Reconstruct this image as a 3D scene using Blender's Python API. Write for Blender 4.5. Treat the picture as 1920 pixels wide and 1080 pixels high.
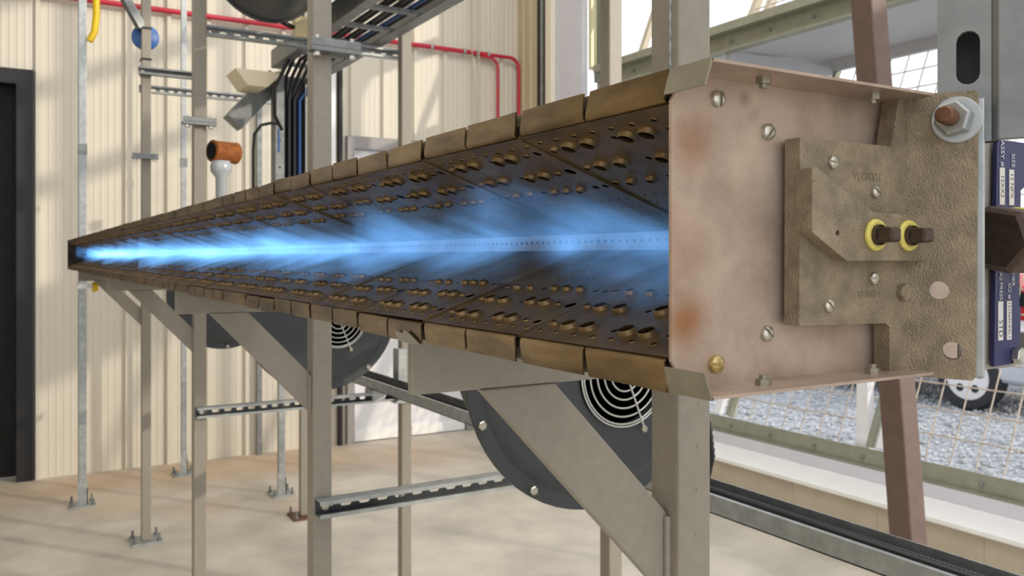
import bpy, math, random
from mathutils import Vector, Matrix
from mathutils.geometry import delaunay_2d_cdt
random.seed(7)
for o in list(bpy.data.objects):
    bpy.data.objects.remove(o, do_unlink=True)
SC = bpy.context.scene
COL = SC.collection
PI = math.pi

# ------------------------------------------------------------------ camera
EYE = 1.65
cam = bpy.data.objects.new('camera', bpy.data.cameras.new('camera'))
COL.objects.link(cam)
cam.location = (0, 0, EYE)
cam.rotation_euler = (PI / 2, 0, -math.radians(30.498))
cam.data.sensor_width = 36
cam.data.lens = 36 * 1601 / 1920
cam.data.shift_y = -58 / 1920
cam.data.dof.use_dof = True
cam.data.dof.focus_distance = 0.62
cam.data.dof.aperture_fstop = 20
cam.data.clip_start = 0.02
cam.data.clip_end = 300
SC.camera = cam

# ------------------------------------------------------------------ world, sun, fill lights, exposure
W = bpy.data.worlds.new('world')
SC.world = W
W.use_nodes = True
bg = W.node_tree.nodes['Background']
bg.inputs[0].default_value = (0.93, 0.96, 1.0, 1)
bg.inputs[1].default_value = 1.35


def add_sun(name, travel, strength, color, angle):
    L = bpy.data.lights.new(name, 'SUN')
    L.energy = strength
    L.color = color
    L.angle = math.radians(angle)
    o = bpy.data.objects.new(name, L)
    COL.objects.link(o)
    o.rotation_euler = Vector(travel).to_track_quat('-Z', 'Y').to_euler()
    o.location = (-3, -6, 6)
    return o


add_sun('sun', (-0.60, 0.76, -0.27), 1.6, (1.0, 0.90, 0.74), 1.0)
for nm, loc, e in (('hall_fill', (2.2, 3.6, 6.3), 110), ('hall_fill', (1.2, -0.4, 6.3), 60)):  # overhead area lights added as fill, no fixture is in view
    L = bpy.data.lights.new(nm, 'AREA')
    L.shape = 'RECTANGLE'
    L.size = 1.2
    L.size_y = 2.4
    L.energy = e
    L.color = (1.0, 0.96, 0.90)
    o = bpy.data.objects.new(nm, L)
    COL.objects.link(o)
    o.location = loc
vs = SC.view_settings
vs.view_transform = 'Standard'
vs.look = 'None'
vs.gamma = 1
vs.use_curve_mapping = False
vs.exposure = 0.12


# ------------------------------------------------------------------ materials
def lin(r, g, b):
    f = lambda c: (c / 255 / 12.92) if c / 255 <= 0.04045 else ((c / 255 + 0.055) / 1.055) ** 2.4
    return (f(r), f(g), f(b), 1)


def scale_c(c, k):
    return (min(1, c[0] * k), min(1, c[1] * k), min(1, c[2] * k), 1)


def mat(name, c, rough=0.5, metal=0.0, var=0.12, nscale=14, bump=0.0, bscale=200, c2=None, stretch=None, spec=0.5, lo=0.35, hi=0.7):
    m = bpy.data.materials.new(name)
    m.use_nodes = True
    nt = m.node_tree
    n = nt.nodes
    p = n['Principled BSDF']
    p.inputs['Roughness'].default_value = rough
    p.inputs['Metallic'].default_value = metal
    p.inputs['Specular IOR Level'].default_value = spec
    geo = n.new('ShaderNodeNewGeometry')
    vec = geo.outputs['Position']
    if stretch:
        mp = n.new('ShaderNodeVectorMath')
        mp.operation = 'MULTIPLY'
        mp.inputs[1].default_value = stretch
        nt.links.new(vec, mp.inputs[0])
        vec = mp.outputs[0]
    tx = n.new('ShaderNodeTexNoise')
    tx.inputs['Scale'].default_value = nscale
    tx.inputs['Detail'].default_value = 6
    tx.inputs['Roughness'].default_value = 0.6
    nt.links.new(vec, tx.inputs['Vector'])
    rp = n.new('ShaderNodeValToRGB')
    rp.color_ramp.elements[0].position = lo
    rp.color_ramp.elements[1].position = hi
    rp.color_ramp.elements[0].color = scale_c(c, 1 - var)
    rp.color_ramp.elements[1].color = c2 if c2 else scale_c(c, 1 + var)
    nt.links.new(tx.outputs['Fac'], rp.inputs['Fac'])
    nt.links.new(rp.outputs['Color'], p.inputs['Base Color'])
    if bump:
        t2 = n.new('ShaderNodeTexNoise')
        t2.inputs['Scale'].default_value = bscale
        t2.inputs['Detail'].default_value = 3
        nt.links.new(vec, t2.inputs['Vector'])
        b = n.new('ShaderNodeBump')
        b.inputs['Strength'].default_value = bump
        b.inputs['Distance'].default_value = 0.002
        nt.links.new(t2.outputs['Fac'], b.inputs['Height'])
        nt.links.new(b.outputs['Normal'], p.inputs['Normal'])
    return m


def stain(m, spots, colour):
    """Rust or heat stains: round blotches at fixed places of a thing, (x, y, z, radius)."""
    nt = m.node_tree
    n = nt.nodes
    p = n['Principled BSDF']
    src = p.inputs['Base Color'].links[0].from_socket
    geo = n.new('ShaderNodeNewGeometry')
    nz = n.new('ShaderNodeTexNoise')
    nz.inputs['Scale'].default_value = 40
    nz.inputs['Detail'].default_value = 5
    nt.links.new(geo.outputs['Position'], nz.inputs['Vector'])
    for (x, y, z, r, k) in spots:
        d = n.new('ShaderNodeVectorMath')
        d.operation = 'DISTANCE'
        nt.links.new(geo.outputs['Position'], d.inputs[0])
        d.inputs[1].default_value = (x, y, z)
        a = n.new('ShaderNodeMath')
        a.operation = 'MULTIPLY_ADD'
        nt.links.new(nz.outputs['Fac'], a.inputs[0])
        a.inputs[1].default_value = r * 0.9
        nt.links.new(d.outputs['Value'], a.inputs[2])
        mr = n.new('ShaderNodeMapRange')
        mr.interpolation_type = 'SMOOTHSTEP'
        mr.inputs['From Min'].default_value = r * 0.45
        mr.inputs['From Max'].default_value = r * 1.5
        mr.inputs['To Min'].default_value = k
        mr.inputs['To Max'].default_value = 0
        nt.links.new(a.outputs[0], mr.inputs['Value'])
        mx = n.new('ShaderNodeMix')
        mx.data_type = 'RGBA'
        nt.links.new(mr.outputs[0], mx.inputs['Factor'])
        nt.links.new(src, mx.inputs['A'])
        mx.inputs['B'].default_value = colour
        src = mx.outputs['Result']
    nt.links.new(src, p.inputs['Base Color'])
    return m


M = {}
M['paint'] = mat('tan_grey_paint', lin(148, 141, 129), 0.42, 0, 0.06, 60, 0.12, 600)
M['galv'] = mat('galvanised_steel', lin(172, 176, 176), 0.42, 0.65, 0.18, 25, 0.05, 300)
M['galvdark'] = mat('dull_galvanised_steel', lin(135, 138, 138), 0.45, 0.6, 0.2, 20, 0.05, 300)
M['strutweb'] = mat('shaded_strut_web', lin(74, 77, 80), 0.5, 0.5, 0.2, 30)  # web coloured darker to hold the shade inside the open channel
M['wallpanel'] = mat('cream_wall_sheet', lin(212, 205, 190), 0.45, 0, 0.02, 3)
M['tanwall'] = mat('tan_wall_sheet', lin(196, 182, 152), 0.5, 0, 0.04, 4)
M['concrete'] = mat('concrete_floor', lin(190, 184, 172), 0.55, 0, 0.14, 1.8, 0.08, 90, c2=lin(216, 209, 196))
stain(M['concrete'], [(0.4, 6.9, 0, 0.7, 0.5), (1.2, 6.9, 0, 0.8, 0.5), (2.0, 6.9, 0, 0.8, 0.55), (2.9, 6.6, 0, 0.8, 0.45), (-0.4, 6.8, 0, 0.7, 0.45),
                      (1.1, 5.9, 0, 0.35, 0.35), (0.6, 6.2, 0, 0.4, 0.35), (3.6, 4.8, 0, 0.6, 0.25), (1.7, 5.6, 0, 0.4, 0.3)], lin(196, 152, 104))
M['black'] = mat('black_paint', lin(24, 24, 27), 0.5, 0, 0.2, 20)
M['darkroom'] = mat('dark_opening_panel', lin(12, 12, 13), 0.7, 0, 0.5, 9)
M['rubber'] = mat('black_cable_jacket', lin(26, 26, 29), 0.45, 0, 0.2, 40)
M['bluecable'] = mat('blue_cable_jacket', lin(40, 80, 140), 0.45)
M['blower'] = mat('charcoal_enamel', lin(62, 65, 68), 0.42, 0.1, 0.10, 25, 0.08, 400)
M['wire'] = mat('bright_wire', lin(205, 205, 200), 0.3, 0.7, 0.05, 30)
M['red'] = mat('red_conduit_paint', lin(188, 40, 62), 0.4, 0, 0.05, 20)
M['yellow'] = mat('yellow_plastic', lin(225, 190, 20), 0.45, 0, 0.06, 20)
M['blue'] = mat('blue_paint', lin(40, 96, 165), 0.4, 0, 0.1, 20)
M['rust'] = mat('orange_rust', lin(158, 90, 34), 0.75, 0.0, 0.35, 45, 0.3, 200)
M['clear'] = mat('pale_grey_plastic', lin(190, 194, 198), 0.25, 0.1, 0.08, 30)
M['brown'] = mat('brown_painted_steel', lin(112, 90, 82), 0.5, 0, 0.10, 22, 0.05, 300)
M['white'] = mat('white_enamel', lin(232, 232, 236), 0.35, 0, 0.03, 8)
M['sill'] = mat('white_sill_metal', lin(247, 247, 246), 0.3, 0.0, 0.02, 8)
M['beige'] = mat('beige_panel', lin(190, 178, 158), 0.55, 0, 0.06, 6)
M['frame'] = mat('olive_grey_frame', lin(150, 152, 136), 0.45, 0.3, 0.10, 12)
M['hood'] = mat('grey_hood_sheet', lin(186, 186, 190), 0.5, 0, 0.04, 6)
M['mesh'] = mat('weathered_wire', lin(196, 184, 170), 0.5, 0.3, 0.2, 20)
M['gravel'] = mat('grey_gravel', lin(150, 155, 162), 0.85, 0, 0.25, 25, 0.8, 30, c2=lin(205, 209, 214), lo=0.38, hi=0.66)
M['carpaint'] = mat('silver_car_paint', lin(190, 196, 204), 0.25, 0.5, 0.03, 4)
M['redcar'] = mat('red_car_paint', lin(190, 36, 44), 0.3, 0.1, 0.03, 4)
M['tyre'] = mat('tyre_rubber', lin(40, 42, 46), 0.6, 0, 0.2, 20)
M['glass'] = mat('dark_car_glass', lin(30, 36, 42), 0.1, 0.2, 0.05, 4)
# the burner
M['wing'] = mat('heat_browned_steel', lin(128, 104, 68), 0.42, 0.55, 0.32, 30, 0.15, 260, c2=lin(146, 122, 86))
M['lip'] = mat('straw_tinted_steel', lin(112, 92, 64), 0.36, 0.8, 0.38, 22, 0.08, 300, c2=lin(148, 122, 82), stretch=(1, 0.45, 2.2))
M['housing'] = mat('dark_housing_steel', lin(58, 52, 46), 0.7, 0.3, 0.2, 30)  # dark steel for the box behind the wings
M['manifold'] = mat('burner_iron', lin(110, 108, 110), 0.5, 0.6, 0.18, 60, 0.1, 300)
M['endplate'] = mat('pinkish_steel_sheet', lin(182, 160, 145), 0.42, 0.45, 0.16, 26, 0.06, 500, c2=lin(200, 180, 164))
stain(M['endplate'], [(0.306, 0.337, 1.7105, 0.021, 0.45), (0.303, 0.337, 1.6165, 0.023, 0.5), (0.303, 0.337, 1.6165, 0.013, 0.6), (0.295, 0.337, 1.655, 0.03, 0.3)], lin(150, 96, 44))
stain(M['endplate'], [(0.345, 0.337, 1.7365, 0.007, 0.55), (0.352, 0.337, 1.728, 0.008, 0.3)], lin(112, 88, 80))
M['clip'] = mat('olive_steel_strip', lin(150, 144, 126), 0.4, 0.6, 0.14, 40)
M['casting'] = mat('cast_bracket_metal', lin(140, 127, 107), 0.5, 0.45, 0.18, 60, 0.6, 900, c2=lin(164, 149, 124))
M['zinc'] = mat('zinc_screw', lin(196, 192, 180), 0.28, 0.85, 0.15, 120)
M['brasszinc'] = mat('yellow_zinc_screw', lin(196, 176, 120), 0.3, 0.85, 0.15, 120)
M['rustbolt'] = mat('rusty_stud', lin(112, 82, 62), 0.5, 0.6, 0.3, 200)
M['plug'] = mat('dark_iron_plug', lin(82, 68, 58), 0.5, 0.5, 0.2, 200, 0.2, 600)
M['sealant'] = mat('yellow_thread_sealant', lin(214, 200, 104), 0.5, 0, 0.12, 200, 0.3, 500)
M['brass'] = mat('brass_fitting', lin(198, 164, 92), 0.3, 0.7, 0.2, 80)
M['nameplate'] = mat('navy_nameplate', lin(34, 36, 86), 0.4, 0.1, 0.1, 40)
M['print'] = mat('white_print', lin(206, 206, 214), 0.5, 0, 0.02, 10)
M['box'] = mat('white_box', lin(216, 212, 206), 0.5, 0, 0.03, 10)
M['ink'] = mat('dark_ink', lin(52, 48, 48), 0.5, 0, 0.02, 10)
M['hole'] = mat('black_hole_bottom', lin(10, 10, 10), 0.9)


# ------------------------------------------------------------------ mesh building
class MB:
    def __init__(s):
        s.v = []
        s.f = []

    def add(s, vs, fs):
        b = len(s.v)
        s.v += [tuple(v) for v in vs]
        s.f += [tuple(b + i for i in f) for f in fs]
        return s

    def box(s, a, b):
        x0, y0, z0 = a
        x1, y1, z1 = b
        return s.add([(x0, y0, z0), (x1, y0, z0), (x1, y1, z0), (x0, y1, z0), (x0, y0, z1), (x1, y0, z1), (x1, y1, z1), (x0, y1, z1)],
                     [(0, 3, 2, 1), (4, 5, 6, 7), (0, 1, 5, 4), (1, 2, 6, 5), (2, 3, 7, 6), (3, 0, 4, 7)])

    def loops(s, rings, cap=True, closed=True):
        n = len(rings[0])
        vs = [p for r in rings for p in r]
        fs = []
        for i in range(len(rings) - 1):
            for j in range(n if closed else n - 1):
                k = (j + 1) % n
                fs.append((i * n + j, i * n + k, (i + 1) * n + k, (i + 1) * n + j))
        if cap:
            fs.append(tuple(reversed(range(n))))
            fs.append(tuple((len(rings) - 1) * n + j for j in range(n)))
        return s.add(vs, fs)

    def prism(s, poly, axis, a, b):
        """poly in the two other axes (in x, y, z order), extruded along axis from a to b"""
        def P(p, t):
            return {'x': (t, p[0], p[1]), 'y': (p[0], t, p[1]), 'z': (p[0], p[1], t)}[axis]
        return s.loops([[P(p, a) for p in poly], [P(p, b) for p in poly]])

    def bar(s, p, q, w, h, up=(0, 0, 1)):
        p, q = Vector(p), Vector(q)
        d = (q - p).normalized()
        u = Vector(up)
        r = d.cross(u)
        if r.length < 1e-4:
            r = d.cross(Vector((1, 0, 0)))
        r.normalize()
        u = r.cross(d).normalized()
        ring = lambda c: [c + r * (w / 2) * i + u * (h / 2) * j for i, j in ((-1, -1), (1, -1), (1, 1), (-1, 1))]
        return s.loops([ring(p), ring(q)])

    def tube(s, pts, r, n=8, cap=True):
        pts = [Vector(p) for p in pts]
        rings = []
        prev = None
        for i, p in enumerate(pts):
            t = (pts[min(i + 1, len(pts) - 1)] - pts[max(i - 1, 0)]).normalized()
            if prev is None:
                a = t.cross(Vector((0, 0, 1)))
                if a.length < 1e-3:
                    a = t.cross(Vector((1, 0, 0)))
            else:
                a = prev - t * prev.dot(t)
            a.normalize()
            prev = a
            b = t.cross(a)
            rr = r[i] if isinstance(r, (list, tuple)) else r
            rings.append([p + (a * math.cos(2 * PI * k / n) + b * math.sin(2 * PI * k / n)) * rr for k in range(n)])
        return s.loops(rings, cap)

    def lathe(s, c, axis, prof, n=24, a0=0.0, cap=True):
        """prof: list of (radius, distance along axis)"""
        c = Vector(c)
        ax = Vector(axis).normalized()
        a = ax.cross(Vector((0, 0, 1)))
        if a.length < 1e-3:
            a = Vector((1, 0, 0))
        a.normalize()
        b = ax.cross(a)
        rings = [[c + ax * h + (a * math.cos(a0 + 2 * PI * k / n) + b * math.sin(a0 + 2 * PI * k / n)) * r for k in range(n)] for r, h in prof]
        return s.loops(rings, cap)

    def torus(s, c, axis, R, r, n=40, m=6):
        c = Vector(c)
        ax = Vector(axis).normalized()
        a = ax.cross(Vector((0, 0, 1)))
        if a.length < 1e-3:
            a = Vector((1, 0, 0))
        a.normalize()
        b = ax.cross(a)
        vs, fs = [], []
        for i in range(n):
            t = 2 * PI * i / n
            e = a * math.cos(t) + b * math.sin(t)
            for j in range(m):
                q = 2 * PI * j / m
                vs.append(c + e * (R + r * math.cos(q)) + ax * r * math.sin(q))
        for i in range(n):
            for j in range(m):
                fs.append((i * m + j, ((i + 1) % n) * m + j, ((i + 1) % n) * m + (j + 1) % m, i * m + (j + 1) % m))
        return s.add(vs, fs)

    def plate_holes(s, outer, holes, to3, thick=None):
        """flat sheet with holes: outer polygon and holes in 2-D, to3 maps (u, v, depth) to a point"""
        pts, edges = [], []
        for poly in [outer] + holes:
            b = len(pts)
            pts += [Vector(p) for p in poly]
            edges += [(b + i, b + (i + 1) % len(poly)) for i in range(len(poly))]
        r = delaunay_2d_cdt(pts, edges, [], 1, 1e-7)
        V, Fc = r[0], r[2]

        def inside(p, poly):
            c = False
            j = len(poly) - 1
            for i in range(len(poly)):
                if (poly[i][1] > p[1]) != (poly[j][1] > p[1]) and p[0] < (poly[j][0] - poly[i][0]) * (p[1] - poly[i][1]) / (poly[j][1] - poly[i][1]) + poly[i][0]:
                    c = not c
                j = i
            return c
        boxes = [(min(p[0] for p in h), max(p[0] for p in h), min(p[1] for p in h), max(p[1] for p in h)) for h in holes]
        keep = []
        for f in Fc:
            cx = sum(V[i][0] for i in f) / len(f)
            cy = sum(V[i][1] for i in f) / len(f)
            if not inside((cx, cy), outer):
                continue
            if any(bx[0] < cx < bx[1] and bx[2] < cy < bx[3] and inside((cx, cy), h) for h, bx in zip(holes, boxes)):
                continue
            keep.append(f)
        s.add([to3(p[0], p[1], 0) for p in V], keep)
        if thick:
            s.add([to3(p[0], p[1], thick) for p in V], [tuple(reversed(f)) for f in keep])
            for poly in [outer] + holes:
                n = len(poly)
                s.add([to3(p[0], p[1], 0) for p in poly] + [to3(p[0], p[1], thick) for p in poly],
                      [(i, (i + 1) % n, n + (i + 1) % n, n + i) for i in range(n)])
        return s

    def mesh(s, name, material, off=(0, 0, 0), smooth=None):
        me = bpy.data.meshes.new(name)
        o = Vector(off)
        me.from_pydata([Vector(v) - o for v in s.v], [], s.f)
        me.materials.append(material)
        me.validate()
        if smooth:
            for p in me.polygons:
                p.use_smooth = True
            if smooth < 180:
                me.set_sharp_from_angle(angle=math.radians(smooth))
        me.update()
        return me

    def build(s, name, material, parent=None, smooth=None, bevel=None):
        r = parent
        while r is not None and r.parent is not None:
            r = r.parent
        off = r.location if r is not None else (0, 0, 0)
        o = bpy.data.objects.new(name, s.mesh(name, material, off, smooth))
        COL.objects.link(o)
        o.parent = parent
        if bevel:
            b = o.modifiers.new('bevel', 'BEVEL')
            b.width = bevel
            b.segments = 2
            b.limit_method = 'ANGLE'
            b.angle_limit = math.radians(40)
        return o


def tag(o, label, cat, group=None, kind=None):
    o['label'] = label
    o['category'] = cat
    if group:
        o['group'] = group
    if kind:
        o['kind'] = kind
    return o


def thing(name, loc, label, cat, group=None):
    o = bpy.data.objects.new(name, None)
    o.empty_display_size = 0.05
    COL.objects.link(o)
    o.location = loc
    return tag(o, label, cat, group)


def struct(o):
    o['kind'] = 'structure'
    return o


def root_struct(name, loc=(0, 0, 0)):
    o = bpy.data.objects.new(name, None)
    o.empty_display_size = 0.05
    COL.objects.link(o)
    o.location = loc
    o['kind'] = 'structure'
    return o


def inst(name, me, parent, loc, rot=(0, 0, 0)):
    o = bpy.data.objects.new(name, me)
    COL.objects.link(o)
    o.parent = parent
    o.location = loc
    o.rotation_euler = rot
    return o


def circle(u, v, r, n=12, a0=0, k=1.0):
    return [(u + r * k * math.cos(a0 + 2 * PI * i / n), v + r * math.sin(a0 + 2 * PI * i / n)) for i in range(n)]


def slotpoly(u, v, L, r, vertical=False, n=6):
    p = []
    for i in range(n + 1):
        a = -PI / 2 + PI * i / n
        p.append((u + L / 2 - r + r * math.cos(a), v + r * math.sin(a)))
    for i in range(n + 1):
        a = PI / 2 + PI * i / n
        p.append((u - L / 2 + r + r * math.cos(a), v + r * math.sin(a)))
    if vertical:
        p = [(u - (b - v), v + (a - u)) for a, b in p]
    return p


def arc(c, r, a0, a1, n, plane='xz'):
    out = []
    for i in range(n + 1):
        a = a0 + (a1 - a0) * i / n
        out.append((c[0] + r * math.cos(a), c[1], c[2] + r * math.sin(a)) if plane == 'xz' else (c[0], c[1] + r * math.cos(a), c[2] + r * math.sin(a)))
    return out


def hexbolt(mb, c, axis, r, h, a0=0.3):
    mb.lathe(c, axis, [(r, 0), (r, h * 0.85), (r * 0.85, h)], 6, a0)
    return mb


def slotted(mb, c, r, ang, h=None, axis_y=-1):
    """pan head screw facing -y with a slot: two half domes over a collar"""
    h = h or r * 0.7
    cx, cy, cz = c
    mb.lathe(c, (0, axis_y, 0), [(r, 0), (r, h * 0.45)], 20)
    w = r * 0.17
    for sgn in (-1, 1):
        rings = []
        for k, (rr, hh) in enumerate(((r, 0.45), (r * 0.93, 0.75), (r * 0.7, 1.0), (0.32 * r, 1.08))):
            rr = max(rr, w * 1.3)
            a1 = math.acos(min(1, w / rr))
            ring = []
            for i in range(13):
                a = -a1 + 2 * a1 * i / 12
                u, v = rr * math.cos(a) * sgn, rr * math.sin(a)
                u = sgn * max(w, abs(u))
                ring.append((cx + u * math.cos(ang) - v * math.sin(ang), cy + axis_y * h * hh, cz + u * math.sin(ang) + v * math.cos(ang)))
            rings.append(ring if sgn > 0 else ring[::-1])
        mb.loops(rings)
    return mb


def text_mesh(name, body, size, material, extrude=0.0002):
    cu = bpy.data.curves.new(name, 'FONT')
    cu.body = body
    cu.size = size
    cu.extrude = extrude
    cu.align_x = 'CENTER'
    cu.align_y = 'CENTER'
    cu.resolution_u = 3
    t = bpy.data.objects.new(name, cu)
    COL.objects.link(t)
    dg = bpy.context.evaluated_depsgraph_get()
    dg.update()
    me = bpy.data.meshes.new_from_object(t.evaluated_get(dg))
    bpy.data.objects.remove(t, do_unlink=True)
    me.materials.clear()
    me.materials.append(material)
    return me


# ================================================================== THE SETTING
FAR_Y = 7.27
WALL_X = 4.35
# floor and ceiling
struct(MB().box((-7, -6, -0.15), (4.14, FAR_Y + 0.5, 0)).build('floor', M['concrete']))
struct(MB().box((-4, -1.6, 6.6), (4.6, FAR_Y + 0.4, 6.75)).build('ceiling', M['white']))
struct(MB().box((-4.05, -1.6, 0), (-4, FAR_Y + 0.1, 6.6)).build('wall_left', M['tanwall']))

# far wall: ribbed cream sheets, one strip per main rib
SW = 0.305
wf = root_struct('wall_far', (0, FAR_Y, 0))


def strip_mesh(z0, z1):
    prof = [(0, 0), (0.012, 0), (0.022, -0.03), (0.052, -0.03), (0.062, 0)]
    for c in (0.115, 0.165, 0.215, 0.265):
        prof += [(c - 0.011, 0), (c - 0.005, -0.0028), (c + 0.005, -0.0028), (c + 0.011, 0)]
    prof += [(SW - 0.002, 0)]
    poly = prof + [(SW - 0.002, 0.03), (0, 0.03)]
    return MB().prism(poly, 'z', z0, z1).mesh('wall_sheet', M['wallpanel'])


S_FULL, S_D1, S_D2 = strip_mesh(0, 6.6), strip_mesh(3.0, 6.6), strip_mesh(2.66, 6.6)
for i in range(-9, 14):
    x = 0.147 + SW * i
    me = S_D1 if -6 <= i < 0 else (S_D2 if 8 <= i < 12 else S_FULL)
    inst('wall_sheet', me, wf, (x, 0, 0))

# dark doorway at the left of the far wall
d1 = root_struct('door_1', (-0.9, FAR_Y, 0))
MB().box((-1.7, FAR_Y + 0.12, 0.01), (0.1, FAR_Y + 0.17, 2.95)).build('leaf', M['darkroom'], d1)  # near-black panel stands in for the dark interior of the opening
fr = MB()
fr.box((0.045, FAR_Y - 0.05, 0), (0.155, FAR_Y + 0.2, 3.03))
fr.box((-1.75, FAR_Y - 0.05, 2.92), (0.045, FAR_Y + 0.2, 3.03))
fr.box((-1.75, FAR_Y - 0.05, 0), (-1.66, FAR_Y + 0.2, 2.92))
fr.build('frame', M['black'], d1)

# white double door under the far end of the burner
d2 = root_struct('door_2', (3.2, FAR_Y, 0))
fr = MB()
fr.box((2.565, FAR_Y - 0.07, 0), (2.63, FAR_Y + 0.1, 2.72))
fr.box((3.75, FAR_Y - 0.07, 0), (3.82, FAR_Y + 0.1, 2.72))
fr.box((2.63, FAR_Y - 0.07, 2.61), (3.75, FAR_Y + 0.1, 2.72))
fr.build('frame', mat('grey_door_frame', lin(150, 146, 146), 0.45, 0, 0.05, 10), d2)
for x0, x1 in ((2.64, 3.185), (3.195, 3.74)):
    lf = MB()
    lf.plate_holes([(x0, 0.1), (x1, 0.1), (x1, 2.6), (x0, 2.6)], [[(x0 + 0.14, 1.3), (x1 - 0.14, 1.3), (x1 - 0.14, 2.48), (x0 + 0.14, 2.48)]],
                   lambda u, v, t: (u, FAR_Y - 0.01 + t, v), 0.05)
    leaf = lf.build('leaf', M['white'], d2)
    MB().box((x0 + 0.14, FAR_Y + 0.01, 1.3), (x1 - 0.14, FAR_Y + 0.02, 2.48)).build('pane', M['white'], leaf)
    MB().box((x0 + 0.16, FAR_Y - 0.004, 2.36), (x1 - 0.16, FAR_Y + 0.012, 2.45)).build('red_strip', M['red'], leaf)
    MB().box((x0, FAR_Y - 0.03, 0.01), (x1, FAR_Y + 0.05, 0.1)).build('sweep', M['sill'], leaf)

# right wall: corner return, jamb, low wall with sill
wr = root_struct('wall_right', (WALL_X, 3, 0))
for i in range(3):
    y = 6.87 + 0.135 * i
    MB().prism([(WALL_X, y), (WALL_X - 0.012, y + 0.02), (WALL_X - 0.012, y + 0.06), (WALL_X, y + 0.08), (WALL_X, y + 0.133), (WALL_X + 0.04, y + 0.133), (WALL_X + 0.04, y)], 'z', 0, 6.6).build('wall_sheet', M['tanwall'], wr)
MB().box((WALL_X - 0.03, 6.80, 0), (WALL_X + 0.05, 6.865, 6.6)).build('black_track', M['black'], wr)
MB().box((WALL_X - 0.045, 6.755, 0), (WALL_X + 0.05, 6.78, 6.6)).build('rubber_seal', M['galv'], wr)
MB().box((WALL_X - 0.03, 6.70, 0), (WALL_X + 0.05, 6.754, 6.6)).build('black_track', M['black'], wr)
MB().box((WALL_X - 0.05, 6.60, 0), (WALL_X + 0.05, 6.69, 6.6)).build('jamb', mat('pale_jamb', lin(232, 224, 206), 0.4, 0, 0.03, 5), wr)
MB().box((WALL_X, 6.17, 0), (WALL_X + 0.06, 6.598, 6.6)).build('liner_panel', mat('lavender_white_liner', lin(206, 206, 216), 0.4, 0, 0.03, 5), wr)
y = 6.05
for i in range(14):
    MB().box((4.15, y - 0.598, 0), (4.2, y, 0.27)).build('low_panel', M['beige'], wr)
    y -= 0.6
MB().box((WALL_X, -9, 0), (WALL_X + 0.06, -2.4, 6.6)).build('wall_sheet', M['tanwall'], wr)  # unseen stretch of wall, lengthened to keep sun off the near burner
struct(MB().box((4.13, -2.4, 0.27), (4.46, 6.1, 0.30)).build('trim_1', M['sill'], None, None, 0.006))

# window in the right wall: frame rails, stiles, mullion, leaning wire mesh, hood
w1 = root_struct('window_1', (4.5, 3, 0.3))
rail = MB()
rail.box((4.47, -2.4, 0.375), (4.53, 6.1, 0.385))
rail.box((4.50, -2.4, 0.385), (4.51, 6.1, 0.485))
rail.build('bottom_rail', M['frame'], w1)
MB().box((4.46, -2.4, 0.30), (4.60, 6.1, 0.374)).build('outer_sill', mat('lavender_sill', lin(212, 210, 218), 0.4, 0, 0.03, 5), w1)
rail = MB()
rail.box((4.47, -2.4, 3.14), (4.55, 6.1, 3.15))
rail.box((4.50, -2.4, 3.15), (4.51, 6.1, 3.27))
rail.box((4.42, -2.4, 3.27), (4.51, 6.1, 3.28))
rail.box((4.42, -2.4, 3.28), (4.43, 6.1, 3.33))
rail.build('top_rail', M['frame'], w1)
yb = 6.0
for i in range(20):
    for z in (0.43, 3.21):
        hexbolt(MB(), (4.5, yb - 0.37 * i, z), (-1, 0, 0), 0.013, 0.014).build('bolt', M['galvdark'], w1)
MB().box((4.48, 6.03, 3.2), (4.56, 6.17, 6.5)).build('stile', M['frame'], w1)
MB().box((4.40, 6.10, 3.3), (4.46, 6.14, 6.5)).build('stile', mat('pale_olive_tube', lin(206, 200, 160), 0.4, 0.1, 0.04, 5), w1)
MB().box((4.52, 5.98, 0.3), (4.60, 6.18, 3.2)).build('stile', M['beige'], w1)
MB().box((4.53, 3.40, 0.4), (4.59, 3.48, 6.5)).build('mullion', M['white'], w1)
# the hood over the leaning screen
TOPX, TOPZ, BX, BZ = 5.70, 3.22, 4.53, 0.49
MB().loops([[(4.52, -2.4, 3.15), (4.52, 6.1, 3.15), (TOPX, 6.1, TOPZ), (TOPX, -2.4, TOPZ)], [(4.52, -2.4, 3.2), (4.52, 6.1, 3.2), (TOPX, 6.1, TOPZ + 0.05), (TOPX, -2.4, TOPZ + 0.05)]]).build('hood_sheet', M['hood'], w1)
MB().box((4.53, 4.56, 3.03), (TOPX, 4.60, 3.16)).build('hood_rib', M['hood'], w1)
MB().box((4.53, 1.4, 3.03), (TOPX, 1.44, 3.16)).build('hood_rib', M['hood'], w1)
MB().box((TOPX - 0.05, -2.4, 3.13), (TOPX, 6.1, 3.23)).build('hood_edge', M['hood'], w1)


def on_screen(t, y):
    return (BX + (TOPX - BX) * t, y, BZ + (3.14 - BZ) * t)


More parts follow.
